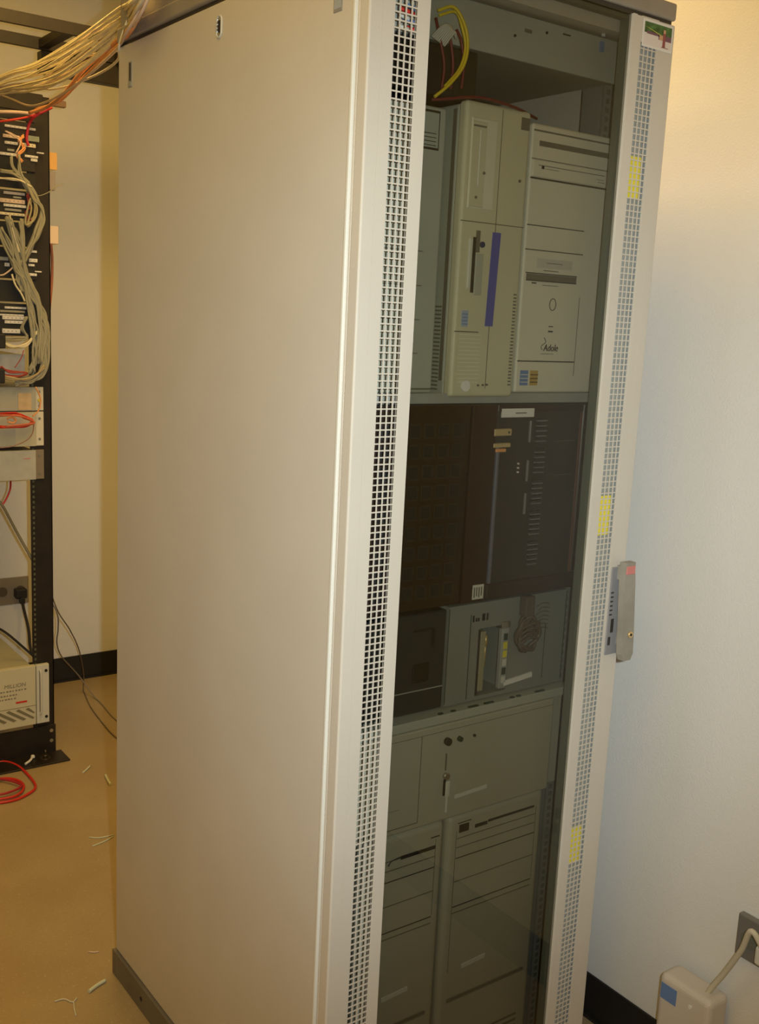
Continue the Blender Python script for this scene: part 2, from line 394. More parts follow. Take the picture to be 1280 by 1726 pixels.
for k in range(28): box(bm, .3245, .3305, .0153, .0165, 1.385+k*.0052, 1.3873+k*.0052, 2)
screws(bm, [(.262, .016, 1.385), (.272, .016, 1.3855), (.28, .016, 1.386)], 2, .0018)
obj('front_bezel', bm, [BEIGE, BEIGE2, DIM, PALE], t)
lab(obj('optical_drive', slab(.226, .2315, .013, .017, 1.531, 1.605, .0006, 1), PALE, t), 'pale drive door on edge')
bm = newbm(); box(bm, .2345, .2395, .0145, .017, 1.525, 1.607, 0); box(bm, .2398, .2475, .0148, .017, 1.585, 1.617, 1)
lab(obj('drive_slot', bm, [DKGREY, DIM], t), 'dark vertical drive slot')
lab(obj('floppy_drive', slab(.241, .256, .014, .017, 1.522, 1.583, .0006, 1), BEIGE3, t), 'greenish floppy drive on edge')
bm = newbm(); rod(bm, (.2525, .0165, 1.597), (.2525, .0135, 1.597), .0045, 16); lab(obj('round_badge', bm, mat('navy_badge', (.04, .05, .12), .5), t), 'small dark blue round badge')
bm = newbm(); vs = [(.2685, .0145, 1.476), (.2835, .0145, 1.476), (.2885, .0145, 1.617), (.2725, .0145, 1.617)]
f0 = [bm.verts.new(v) for v in vs]; f1 = [bm.verts.new((x, .0165, z)) for x, y, z in vs]
bm.faces.new(f0); bm.faces.new(f1[::-1])
for i in range(4): bm.faces.new((f0[i], f0[(i+1) % 4], f1[(i+1) % 4], f1[i]))
lab(obj('blue_stripe', bm, BLUE, t), 'long blue tape stripe')
bm = newbm(); box(bm, .2205, .233, .0148, .0165, 1.474, 1.498, 0)
for k in range(4): box(bm, .2215, .232, .0143, .015, 1.477+k*.005, 1.4785+k*.005, 1)
lab(obj('spec_label', bm, [mat('pale_blue_label', (.35, .42, .55), .6), BLUEL], t), 'pale blue specification label')
bm = newbm(); rod(bm, (.2355, .0165, 1.384), (.2355, .0125, 1.384), .0085, 20); lab(obj('power_button', bm, WHITE, t), 'round white power button')
# right tower
t = thing('tower_computer', 'wide greyish beige tower computer with drive bays, right end of the upper shelf', 'computer', (.44, .25, ZS))
bm = newbm(); box(bm, .352, .530, .045, .48, ZS, 1.783, 0, .003, 2); obj('case', bm, INNER, t)
bm = newbm(); box(bm, .350, .531, FY-.004, .046, ZS+.006, 1.789, 0, .004, 3)
f = FY-.0045
box(bm, .353, .528, f, FY, 1.777, 1.7795, 2)
box(bm, .366, .526, f, FY, 1.756, 1.764, 2)
box(bm, .352, .528, f, FY, 1.7355, 1.7368, 2); box(bm, .352, .528, f-.001, FY, 1.706, 1.7085, 3)
box(bm, .352, .480, f, FY, 1.6355, 1.637, 3); box(bm, .352, .482, f, FY, 1.598, 1.5995, 3)
box(bm, .358, .470, f-.001, FY, 1.552, 1.5615, 2); box(bm, .356, .470, f-.0015, FY, 1.562, 1.5635, 3); box(bm, .358, .470, f-.0015, FY, 1.5505, 1.552, 3)
box(bm, .395, .428, f-.0005, FY, 1.5675, 1.5685, 3); box(bm, .371, .380, f-.001, FY, 1.5465, 1.5485, 3); box(bm, .395, .43, f-.0005, FY, 1.5445, 1.5455, 2)
box(bm, .4815, .4825, f, FY, 1.40, 1.53, 2); box(bm, .352, .482, f, FY, 1.4225, 1.4245, 3)
obj('front_bezel', bm, [BEIGE2, INNER, DIM, DKGREY], t)
bm = newbm(); box(bm, .3535, .527, FY-.0065, FY-.003, 1.7095, 1.7345, 0, .001, 1); box(bm, .365, .515, FY-.0072, FY-.006, 1.7265, 1.7275, 1)
box(bm, .372, .377, FY-.0075, FY-.006, 1.722, 1.7265, 2); box(bm, .38, .41, FY-.007, FY-.006, 1.7225, 1.7232, 1); box(bm, .50, .516, FY-.0072, FY-.006, 1.7155, 1.7162, 1); box(bm, .498, .514, FY-.0072, FY-.006, 1.7195, 1.72, 1)
lab(obj('optical_drive', bm, [BEIGE2, DIM, DARK], t), 'beige optical drive with a thin tray')
lab(obj('paper_label', slab(.379, .458, FY-.0052, FY-.003, 1.572, 1.5865), mat('faded_label', (.55, .53, .48), .6), t), 'faded strip label')
bm = newbm(); box(bm, .40, .435, FY-.0056, FY-.005, 1.5795, 1.5803); obj('label_writing', bm, DKGREY, t)
bm = newbm(); ring(bm, (.421, FY-.0045, 1.5155), 'y', .0095, .0008, 20, 0, .75, 1.0); lab(obj('power_button', bm, DIM, t), 'oval power button outline')
bm = newbm(); box(bm, .4155, .4245, FY-.006, FY-.004, 1.4795, 1.481); box(bm, .4155, .4245, FY-.006, FY-.004, 1.471, 1.4735)
lab(obj('indicator', bm, DKGREY, t), 'two small dark indicator slots')
o = lettering('logo', 'Adole', .016, DKGREY, t, (.4235, FY-.0048, 1.4405), sx=.85, shear=.2); lab(o, 'dark scribbled maker logo')
bm = newbm(); box(bm, .403, .43, FY-.0052, FY-.004, 1.4355, 1.4362); tube(bm, [(.404, FY-.005, 1.442), (.402, FY-.005, 1.448), (.411, FY-.005, 1.455), (.407, FY-.005, 1.462)], .0005, 5)
obj('logo_underline', bm, DKGREY, t)
for nm, x0, m1, m2 in (('blue_badge', .3600, BLUEL, PALE), ('gold_badge', .3820, GOLD, DKGREY)):
    bm = newbm(); box(bm, x0, x0+.0165, FY-.0055, FY-.003, 1.3845, 1.4085, 0)
    for k in range(3): box(bm, x0, x0+.0165, FY-.006, FY-.005, 1.389+k*.006, 1.3905+k*.006, 1)
    obj(nm, bm, [m1, m2], t)
# left tower
t = thing('tower_computer', 'pale grey tower computer with printed label, half hidden at the left end of upper shelf', 'computer', (.11, .25, ZS))
obj('case', slab(.062, .190, .06, .48, ZS, 1.782, .003, 2), INNER, t)
bm = newbm(); box(bm, .060, .192, .042, .061, ZS+.004, 1.787, 0, .004, 3); box(bm, .062, .19, .0413, .043, 1.376, 1.3785, 1)
for k in range(4): box(bm, .075, .16, .0411, .043, 1.58-k*.05, 1.5815-k*.05, 1)
obj('front_bezel', bm, [BEIGE3, DIM], t)
bm = newbm(); box(bm, .13, .178, .0405, .043, 1.726, 1.781, 0); box(bm, .132, .176, .0400, .041, 1.729, 1.7775, 1)
for k in range(4): box(bm, .135, .172, .0396, .0405, 1.7315+k*.0055, 1.7325+k*.0055, 0)
lab(obj('spec_label', bm, [DKGREY, mat('label_grey_green', (.40, .44, .40), .6)], t), 'grey printed label with black border')
# big dark server
DY = .012
t = thing('rack_server', 'large dark brown rack server with a grille of square holes in the middle of cabinet', 'server', (.3, .3, 1.036))
obj('case', slab(.064, .534, .03, .70, 1.036, 1.354, .002, 1), BLACK, t)
bm = newbm(); box(bm, .058, .250, DY, .031, 1.035, 1.355, 0, .003, 2)
for i in range(6):
    for k in range(9):
        x = .078+i*.0275; z = 1.055+k*.0315; box(bm, x, x+.016, DY-.0012, DY+.002, z, z+.018, 1, 0)
        box(bm, x-.002, x+.018, DY-.0004, DY+.002, z-.002, z+.020, 2)
obj('ventilated_bezel', bm, [BROWN, DARK, DKGREY], t)
lab(obj('centre_strip', slab(.252, .304, DY-.002, .031, 1.035, 1.355, .002, 2), mat('reddish_brown_plastic', (.034, .015, .010), .4), t), 'smooth reddish brown vertical strip')
bm = newbm(); box(bm, .306, .534, DY+.003, .031, 1.035, 1.355, 0, .003, 2)
box(bm, .306, .534, DY-.001, .02, 1.035, 1.062, 1, .002, 1)
box(bm, .500, .534, DY, .02, 1.062, 1.355, 1, .002, 1); box(bm, .306, .5, DY, .02, 1.343, 1.355, 1, .001, 1)
for z in (1.292, 1.235): box(bm, .440, .486, DY+.0022, .02, z, z+.0010, 2)
box(bm, .4955, .4985, DY+.0005, .02, 1.064, 1.341, 3)
obj('bay_bezel', bm, [DKGREY, BROWN, mat('seam_grey', (.11, .11, .10), .5), mat('copper_trim', (.16, .07, .04), .35)], t)
bm = newbm(); box(bm, .3075, .3135, DY-.0015, DY+.006, 1.062, 1.293, 0, .001, 1); lab(obj('hinge_strip', bm, mat('blue_grey_strip', (.15, .15, .20), .3), t), 'blue grey hinge strip')
rnd = random.Random(3)
for k in range(5):
    bm = newbm(); z1 = 1.335-k*.052
    for q in range(10): box(bm, .394, .4155, DY-.001, DY+.006, z1-.042+q*.0042, z1-.042+q*.0042+.0022, q % 2)
    obj('drive_tray_grip', bm, [mat('grip_grey', (.17, .17, .19), .4), DKGREY], t)
for z in (1.31, 1.245, 1.19):
    bm = newbm(); box(bm, .378, .381, DY-.0005, DY+.006, z-.017, z+.018, 0, .0005, 1); lab(obj('status_bar', bm, mat('grey_bar', (.2, .2, .2), .3), t), 'thin grey vertical bar')
bm = newbm(); 
for k in range(3): box(bm, .3575, .3595, DY-.0005, DY+.006, 1.243+k*.007, 1.2455+k*.007)
obj('indicator', bm, WHITE, t)
bm = newbm(); box(bm, .313, .383, DY-.0015, DY+.001, 1.3345, 1.3485, 0); box(bm, .342, .366, DY-.002, DY, 1.3405, 1.342, 1)
lab(obj('paper_label', bm, [WHITE, DKGREY], t), 'white paper label with dark writing')
bm = newbm(); box(bm, .298, .335, DY-.0035, DY+.004, 1.305, 1.3165, 0, .001, 1); box(bm, .300, .333, DY-.003, DY+.004, 1.298, 1.3055, 1)
box(bm, .298, .3345, DY-.0035, DY+.004, 1.2865, 1.2935, 0, .001, 1); box(bm, .304, .326, DY-.003, DY+.004, 1.279, 1.2845, 2, .001, 1)
box(bm, .327, .330, DY-.0042, DY, 1.309, 1.3125, 1)
lab(obj('latch_block', bm, [mat('tan_plastic', (.52, .40, .20), .45), DKGREY, ORG], t), 'tan and orange door latch block')
bm = newbm(); box(bm, .274, .297, DY-.0034, DY-.001, 1.040, 1.064, 0)
for k in range(4): box(bm, .276+.005*k, .2785+.005*k, DY-.0038, DY-.003, 1.043+.002*(k % 2), 1.060, 1)
lab(obj('certification_label', bm, [PALE, DIM], t), 'small pale certification label')

# open bay: a computer case turned back to front
t = thing('computer_case', 'grey computer case turned back to front, with an open connector recess and coiled cord', 'computer', (.4, .3, .846))
bm = newbm(); box(bm, .262, .330, .05, .52, .8455, 1.018); box(bm, .330, .402, .18, .52, .8455, 1.018); box(bm, .402, .538, .05, .52, .8455, 1.018)
box(bm, .330, .402, .05, .18, .972, 1.018); box(bm, .330, .402, .05, .18, .8455, .852)
obj('case', bm, mat('case_back_steel', (.25, .26, .24), .5, var=.08), t)
bm = newbm(); box(bm, .330, .402, .174, .179, .852, .972, 0)
for k in range(4): box(bm, .336+k*.017, .345+k*.017, .168, .176, .862, .965, 1)
obj('recess_back', bm, [DARK, DKGREY], t)
bm = newbm(); box(bm, .3305, .335, .05, .06, .854, .968, 1); box(bm, .3385, .350, .052, .075, .858, .965, 0, .001, 1)
lab(obj('card_bracket', bm, [mat('dull_tan_steel', (.34, .31, .20), .4), DKGREY], t), 'tan upright card bracket')
bm = newbm(); rod(bm, (.3565, .06, .945), (.354, .058, .90), .0022, 10); rod(bm, (.357, .061, .955), (.3568, .06, .935), .0034, 10); obj('brass_rod', bm, BRASS, t)
bm = newbm(); box(bm, .380, .400, .046, .06, .966, .978, 1, .001, 1); box(bm, .384, .4005, .049, .058, .856, .966, 0, .001, 1)
for k, m_ in enumerate((3, 2, 2, 4, 3, 4)): box(bm, .3885, .3965, .0475, .052, .944-k*.0155, .956-k*.0155, m_)
lab(obj('connector_strip', bm, [INNER, SILVER, YEL, DGREEN, PALE], t), 'connector bracket with yellow and green sockets')
bm = newbm()
for x, hgt in ((.315, .011), (.3215, .006), (.3265, .006), (.336, .012), (.346, .012)): box(bm, x, x+(.003 if x != .336 else .006), .049, .052, .986, .986+hgt)
obj('punched_marks', bm, DARK, t)
bm = newbm()
for k in range(7): tube(bm, [(.462+.006*(k % 2), .0495, .950+k*.0075), (.478, .049, .955+k*.0075), (.494, .0495, .952+k*.0075)], .0012, 5)
obj('vent_slot', bm, DIM, t)
bm = newbm(); box(bm, .395, .462, .0475, .05, .8635, .8725, 0)
bmesh.ops.rotate(bm, verts=bm.verts, cent=(.43, .048, .868), matrix=Matrix.Rotation(-.09, 3, 'Y')); 
lab(obj('paper_strip', bm, WHITE, t), 'slanted white label strip')
for a, b, c, d in ((.2625, .2635, .85, 1.015), (.3105, .3115, .85, 1.0), (.4875, .4885, .86, .96), (.535, .5365, .85, 1.015)): obj('panel_seam', slab(a, b, .049, .051, c, d), DGREEN, t)
# coiled brown power cord with its plug
bm = newbm(); pts = []
for i in range(46):
    a = 2*math.pi*i/12; r = .026+.004*math.sin(i*1.7); pts.append((.432+r*.85*math.cos(a), .036+.004*math.sin(i*.9), .953+r*1.1*math.sin(a)))
tube(bm, pts, .0035, 6, 0, 4)
box(bm, .418, .440, .03, .048, .985, 1.022, 0, .003, 2)
for k in range(4): tube(bm, [(.408, .033, .935+.009*k), (.43, .030, .948+.008*k), (.456, .033, .943+.009*k)], .003, 6)
tag(obj('coiled_lead', bm, mat('brown_cord', (.12, .09, .07), .5)), 'coiled brown power cord with a plug hanging on the back-to-front case', 'cord')
# black device at the left of the bay
t = thing('black_drive_unit', 'black drive unit at the left of the open bay, left of the back-to-front case', 'drive unit', (.15, .3, .846))
bm = newbm(); box(bm, .06, .258, .05, .5, .8455, 1.015, 0, .002, 1)
obj('case', bm, mat('blackish_metal', (.035, .038, .038), .45), t)
bm = newbm(); box(bm, .19, .232, .0485, .051, .985, .988); box(bm, .228, .234, .0485, .051, .955, .986)
obj('slot_edge', bm, BLACK, t); obj('socket_recess', slab(.192, .226, .0485, .051, .898, .930, .002, 1), BLACK, t)
obj('trim_line', slab(.15, .256, .0485, .051, .884, .8855), INNER, t)

# lower shelf lip
bm = newbm(); box(bm, .058, .544, .03, .60, .838, .842); box(bm, .046, .554, .024, .03, .829, .8445, 0, .0015, 2)
for x in (.235, .262, .30, .335, .395, .41, .455): box(bm, x, x+(.020 if x in (.30, .335, .455) else .008), .026, .031, .843, .8465, 1)
tag(obj('rack_shelf', bm, [mat('pale_green_steel', (.42, .44, .38), .45), DGREEN]), 'pale metal shelf lip below the open bay with small dark clips', 'shelf')
# flat desktop machine under it
t = thing('desktop_computer', 'wide flat beige machine with knobs and hanging keys under the lower shelf', 'computer', (.3, .3, .655))
obj('case', slab(.062, .536, .04, .52, .653, .826, .002, 1), BEIGE4, t)
bm = newbm(); box(bm, .058, .500, .024, .041, .654, .8275, 0, .003, 2); box(bm, .198, .1995, .0234, .026, .664, .815, 1)
box(bm, .06, .498, .0236, .026, .815, .8158, 1); box(bm, .06, .198, .0234, .026, .664, .6655, 1); box(bm, .1, .2, .0236, .026, .668, .812, 0)
box(bm, .13, .16, .0232, .026, .697, .6975, 1)
obj('front_panel', bm, [BEIGE4, DIM], t)
bm = newbm(); rod(bm, (.252, .024, .797), (.252, .017, .797), .0065, 18); lab(obj('knob', bm, DKGREY, t), 'dark round knob')
bm = newbm(); rod(bm, (.279, .024, .796), (.279, .018, .796), .0045, 16); lab(obj('knob', bm, DGREEN, t), 'smaller dark green round knob')
bm = newbm(); rod(bm, (.312, .024, .795), (.312, .021, .795), .0025, 12); obj('indicator', bm, DKGREY, t)
bm = newbm(); box(bm, .2515, .2535, .022, .025, .745, .775, 0); rod(bm, (.2535, .0245, .735), (.2535, .018, .735), .006, 16, 1)
obj('keyhole', bm, [DIM, SILVER], t)
bm = newbm(); box(bm, .249, .2585, .015, .018, .700, .728, 0, .002, 2); box(bm, .2455, .2500, .0165, .0195, .703, .732, 1, .001, 1); box(bm, .2515, .2555, .0165, .018, .672, .702, 0)
tag(obj('key_bunch', bm, [PALE, DARK]), 'pale key with dark fob hanging from the flat beige machine', 'keys')
bm = newbm(); box(bm, .277, .349, .0232, .0255, .6895, .696)
bmesh.ops.rotate(bm, verts=bm.verts, cent=(.31, .024, .692), matrix=Matrix.Rotation(-.04, 3, 'Y'))
lab(obj('paper_label', bm, PALE, t), 'thin pale label strip')
# lower shelf boards and two towers at the bottom
def low_tower(x0, x1, ztop, label, right):
    t = thing('tower_computer', label, 'computer', ((x0+x1)/2, .27, ZP+.003))
    obj('case', slab(x0+.004, x1-.004, .05, .5, ZP+.003, ztop-.004, .01, 3), BEIGE4, t)
    bm = newbm(); box(bm, x0, x1, .03, .055, ZP+.006, ztop, 0, .011, 5)
    w_ = x1-x0
    for dz, m_ in ((.045, 1), (.062, 1), (.082, 2), (.126, 1), (.174, 2), (.186, 1)):
        box(bm, x0+.02, x1-.02, .0292, .031, ztop-dz, ztop-dz+.0014, m_)
    box(bm, x0+.018, x0+.0188, .0294, .031, ztop-.3, ztop-.03, 1); box(bm, x1-.0195, x1-.0187, .0294, .031, ztop-.17, ztop-.03, 1)
    box(bm, x0+.02, x1-.02, .0292, .031, ztop-.36, ztop-.352, 1, .002, 1)
    for k in range(8): box(bm, x0+.03, x1-.03, .0292, .031, .12+k*.012, .124+k*.012, 1)
    obj('front_bezel', bm, [BEIGE4, DIM, DKGREY], t)
    bm = newbm(); a = (x0+.045, .029, ztop-.034)
    if right:
        box(bm, x0+.06, x0+.088, .0288, .031, ztop-.034, ztop-.028); box(bm, x0+.09, x1-.025, .0288, .031, ztop-.0305, ztop-.0265)
        box(bm, x0+.024, x0+.045, .0285, .031, ztop-.034, ztop-.020); box(bm, x0+.02, x0+.05, .0287, .031, ztop-.0165, ztop-.0155)
    else:
        tube(bm, [(x0+.05, .0295, ztop-.052), (x0+.056, .0295, ztop-.045), (x0+.075, .0295, ztop-.042)], .001, 5)
        box(bm, x0+.075, x1-.02, .0288, .031, ztop-.047, ztop-.041); box(bm, x1-.03, x1-.012, .0288, .031, ztop-.026, ztop-.0245)
    obj('drive_slot', bm, DKGREY, t)
    bm = newbm(); box(bm, x0+.05, x0+.105, .0286, .031, ztop-.3, ztop-.292)
    bmesh.ops.rotate(bm, verts=bm.verts, cent=(x0+.07, .03, ztop-.296), matrix=Matrix.Rotation(-.06, 3, 'Y'))
    lab(obj('paper_label', bm, PALE, t), 'thin pale label strip')
low_tower(.098, .266, .650, 'rounded beige tower computer on cabinet floor, left of the bottom pair', False)
low_tower(.274, .500, .652, 'rounded beige tower computer on cabinet floor, right of the bottom pair', True)

# black adapter block and loose cables above the towers
bm = newbm(); box(bm, .07, .238, .0335, .17, 1.8015, 1.871, 0, .004, 2)
tag(obj('power_adapter', bm, BLACK), 'black power adapter lying on the left tower computer under the chassis', 'power adapter')
def cable(name, pts, r, m, label, group=None, cat='cable', k=8):
    return tag(obj(name, tube(newbm(), pts, r, 7, 0, k), m), label, cat, group)
A = lambda x, y, d: tuple(at(x, y, d))
cable('network_cable', [A(738, 18, .018), A(765, 12, .008), A(783, 40, .004), A(789, 75, .004), A(782, 110, .006), A(760, 140, .008), A(733, 163, .010)], .0024, YELC, 'yellow cable looping behind the top of the glass, outer loop')
cable('network_cable', [A(740, 26, .02), A(768, 20, .012), A(779, 45, .008), A(785, 80, .008), A(775, 116, .01), A(750, 146, .012)], .0022, YELC, 'yellow cable looping behind the top of the glass, inner loop')
cable('power_cable', [A(728, 168, .02), A(760, 166, .012), A(785, 164, .010), A(820, 166, .010), A(870, 182, .014), A(905, 200, .04)], .0022, mat('dark_red_cable', (.17, .02, .025), .45), 'dark red cable lying over the top of the middle tower computer')
for i, (x0, x1) in enumerate(((735, 745), (752, 760), (770, 778))):
    cable('power_cable', [A(x0, 30+i*10, .018), A(x0+8, 70, .012), A(x1+4, 110, .014), A(x1, 150, .016)], .0022, MATS['dark_red_cable'], 'dark red cable hanging beside the black power adapter', 'dark red cables behind the glass')
bm = newbm()
for k in range(9):
    q0, q1, q2 = at(728+k*2.6, 62+k*2.0, .012), at(748+k*2.4, 42+k*1.6, .006), at(762+k*.8, 44+k*2.6, .012)
    tube(bm, [q0, q1, q2], .0013, 5)
tag(obj('ribbon_cable', bm, PALE), 'folded pale ribbon cable at the top left behind the glass', 'ribbon cable')
bm = newbm()
for k, (px, py) in enumerate(((690, 20), (694, 36), (686, 30), (700, 52), (698, 14), (684, 48))):
    tube(bm, [at(px-14, py-6, .012), at(px, py, .006), at(px+14, py+8, .012)], .003, 6, k % 3)
tag(obj('patch_cord', bm, [RED, BLUEL, PALE]), 'tangle of red, blue and white cords behind the top of left perforated strip', 'patch cords', kind='stuff')

# cable duct on the cabinet roof and the cables leaving it
bm = newbm(); box(bm, .002, .10, .12, .815, 2.0005, 2.004); box(bm, .002, .006, .12, .815, 2.004, 2.075); box(bm, .096, .10, .12, .815, 2.004, 2.075)
tag(obj('cable_trough', bm, CAPM), 'grey brown open cable trough lying on the cabinet roof', 'cable trough')

# ------------------------------------------------------------------ the open black rack at the left
RY = 2.06; RX1 = .284; RX0 = -.226
rk = thing('equipment_rack', 'open two-post black equipment rack bolted to the floor before the back wall', 'rack', (.03, 2.1, 0))
for a, b, s in ((RX1-.069, RX1, 0), (RX0, RX0+.069, 1)):
    bm = newbm(); box(bm, a, b, RY+.002, RY+.005, .02, 2.08)
    e = b if s == 0 else a
    box(bm, min(e, e-.003 if s == 0 else e+.003), max(e, e-.003 if s == 0 else e+.003), RY+.002, RY+.078, .02, 2.08)
    box(bm, (b-.022 if s == 0 else a), (b if s == 0 else a+.022), RY+.075, RY+.078, .02, 2.08)
    g = a+.006 if s == 0 else b-.012
    for k in range(118):
        z = .06+k*.0168
        box(bm, g, g+.006, RY+.0012, RY+.0025, z, z+.008, 1)
    obj('post', bm, [BLACKM, mat('hole_green_grey', (.10, .11, .07), .6)], rk)
obj('top_bar', slab(RX0, RX1-.02, RY-.004, RY+.085, 2.03, 2.085, .002, 1), BLACKM, rk)
bm = newbm(); box(bm, RX0, RX1+.003, RY-.004, RY+.002, .0, .10, 0, .001, 1)
screws(bm, [(RX1-.012, RY-.004, .045), (RX1-.012, RY-.004, .08)], 1, .006)
obj('base_angle', bm, [BLACKM, SILVER], rk)
bm = newbm(); box(bm, RX0-.02, RX1+.02, 1.966, RY-.004, .0005, .006, 0, .001, 1)
obj('foot_plate', bm, BLACKM, rk)
bm = newbm(); rod(bm, (.238, 2.015, .006), (.238, 2.015, .008), .018, 20); rod(bm, (.238, 2.015, .008), (.238, 2.015, .018), .008, 6); rod(bm, (.238, 2.015, .018), (.238, 2.015, .034), .004, 8)
obj('anchor_bolt', bm, mat('dull_bolt', (.10, .085, .06), .35, metal=.7), rk)
bm = newbm(); tube(bm, [(.165, 1.992, .009), (.185, 2.005, .012), (.2, 2.03, .012)], .004, 7); box(bm, .196, .207, 2.024, 2.036, .007, .017, 0, .002, 1)
tag(obj('cable_tie', bm, WHITE), 'short white cable tie lying on the rack foot plate', 'cable tie')

def rz(py, px=30): return at(px, py, RY).z
# patch panels
PX0 = RX0+.012
def patch_panel(zt, zb, rows, label, seed):
    t = thing('patch_panel', label, 'patch panel', (.03, RY, zb))
    obj('panel', slab(PX0, .238, RY-.010, RY, zb, zt, .001, 1), BLACK, t)
    r = random.Random(seed)
    for (py, xa, xb, h, m_) in rows:
        a = at(xa, py, RY-.014); b = at(xb, py, RY-.014); zc = at((xa+xb)/2, py+ (xb-xa)*.07*0, RY-.014).z
        bm = newbm(); h = h*1.3; box(bm, a.x, b.x, RY-.016, RY-.009, zc-h/2, zc+h/2, 0, .0008, 1)
        for k in range(int((b.x-a.x)/.012)): box(bm, a.x+.003+k*.012, a.x+.006+k*.012, RY-.0164, RY-.015, zc-h*.15, zc+h*.15, 1)
        obj('port_strip', bm, [m_, INNER], t)
patch_panel(rz(205), rz(288), [(215, 8, 60, .005, WHITE), (230, 5, 33, .007, PINKC), (234, 46, 66, .012, mat('sea_green_plug', (.35, .42, .33), .5)), (241, 8, 30, .006, WHITE), (245, 38, 60, .008, CREAM),
    (253, 12, 24, .005, INNER), (260, 0, 32, .006, WHITE), (264, 42, 64, .005, WHITE), (258, 62, 74, .003, WHITE), (270, 52, 63, .006, WHITE)], 'topmost black patch panel on the open rack, with short white strips', 1)
patch_panel(rz(322), rz(372), [(326, 6, 42, .006, mat('lilac_strip', (.45, .43, .5), .5)), (333, 22, 36, .004, INNER), (339, 0, 42, .009, PINKC), (347, 6, 44, .006, WHITE), (354, 8, 36, .005, INNER), (361, 0, 42, .006, CREAM)],
    'second black patch panel from rack top, beside the round cable loop', 2)
patch_panel(rz(418), rz(470), [(424, 50, 62, .005, WHITE), (436, 0, 14, .008, INNER), (439, 49, 63, .008, WHITE), (447, 48, 58, .005, WHITE), (446, 8, 16, .008, WHITE), (458, 59, 70, .003, WHITE), (463, 48, 62, .006, WHITE)],
    'third black patch panel from rack top, behind the cable trunk', 3)
patch_panel(rz(512), rz(566), [(519, 8, 44, .005, WHITE), (525, 0, 42, .005, GREYC), (531, 0, 40, .004, WHITE), (536, 4, 46, .008, WHITE), (543, 8, 40, .007, WHITE), (558, 4, 34, .010, WHITE)],
    'fourth black patch panel from rack top, with crowded white strips', 4)
obj_bl = obj('blank_panel', slab(PX0, .238, RY-.004, RY+.002, rz(318), rz(290)), BLACK); tag(obj_bl, 'black blank panel between the first and second patch panels', 'panel')
obj_bl = obj('blank_panel', slab(PX0, .238, RY-.004, RY+.002, rz(415), rz(375)), BLACK); tag(obj_bl, 'black blank panel between the second and third patch panels', 'panel')
obj_bl = obj('blank_panel', slab(PX0, .238, RY-.004, RY+.002, rz(509), rz(473)), BLACK); tag(obj_bl, 'black blank panel between the third and fourth patch panels', 'panel')
obj_bl = obj('blank_panel', slab(PX0, .238, RY-.004, RY+.002, 2.029, rz(203)), BLACK); tag(obj_bl, 'black blank panel just below the rack top bar', 'panel')
# switches and servers on the rack
def rack_box(label, name, zt, zb, depth, mface, mcase, xr=.236, ears=True, extra=None):
    t = thing(name, label, name.split('_')[-1], (.03, RY+.1, zb))
    obj('case', slab(PX0+.014, xr-.012, RY, RY+depth, zb+.001, zt-.001, .001, 1), mcase, t)
    obj('front_panel', slab(PX0+.012, xr-.008, RY-.014, RY, zb, zt, .001, 1), mface, t)
    if ears:
        for a, b in ((xr-.008, .2565), (PX0-.01, PX0+.012)):
            bm = newbm(); box(bm, a, b, RY-.004, RY, zb, zt, 0, .001, 1); xm = (a+b)/2
            screws(bm, [(xm, RY-.004, zb+(zt-zb)*.2), (xm, RY-.004, zb+(zt-zb)*.8)], 1, .004)
            obj('mounting_ear', bm, [mcase, SILVER], t)
    return t
t = rack_box('pale blue fronted network switch between the two cable bundles of the open rack', 'network_switch', rz(597), rz(632), .25, mat('blue_grey_face', (.40, .43, .47), .5, var=.1, scale=30), BEIGE2, xr=.205, ears=False)
t = rack_box('grey and beige server with a peeling label, above the red cables', 'rack_server', rz(652), rz(692), .4, mat('grey_green_face', (.42, .43, .37), .5, var=.12, scale=10), BEIGE2, xr=.238)
obj('beige_insert', slab(.175, .215, RY-.0155, RY-.013, rz(690), rz(662)), mat('peach_insert', (.60, .46, .28), .5, var=.15, scale=30), t)
bm = newbm(); rod(bm, (.243, RY-.004, rz(675)), (.243, RY-.012, rz(675)), .005, 12); obj('yellow_knob', bm, YEL, t)
t = rack_box('pale beige server just below the red cable bundle', 'rack_server', rz(694), rz(752), .4, mat('pale_beige_face', (.52, .50, .38), .5, var=.1, scale=10), BEIGE2, xr=.238)
obj('drive_door', slab(.06, .165, RY-.0160, RY-.013, rz(750), rz(722)), MATS['grey_green_face'], t)
t = rack_box('silver faced thin server fixed on its own halfway down the rack', 'rack_server', 1.0215, .9285, .34, mat('silver_face', (.55, .56, .53), .35, metal=.2, var=.06, scale=40), mat('brown_grey_lid', (.24, .20, .15), .5))
bm = newbm(); box(bm, .19, .21, RY-.0150, RY-.0135, .995, .9975); obj('pink_mark', bm, TAGR, t)
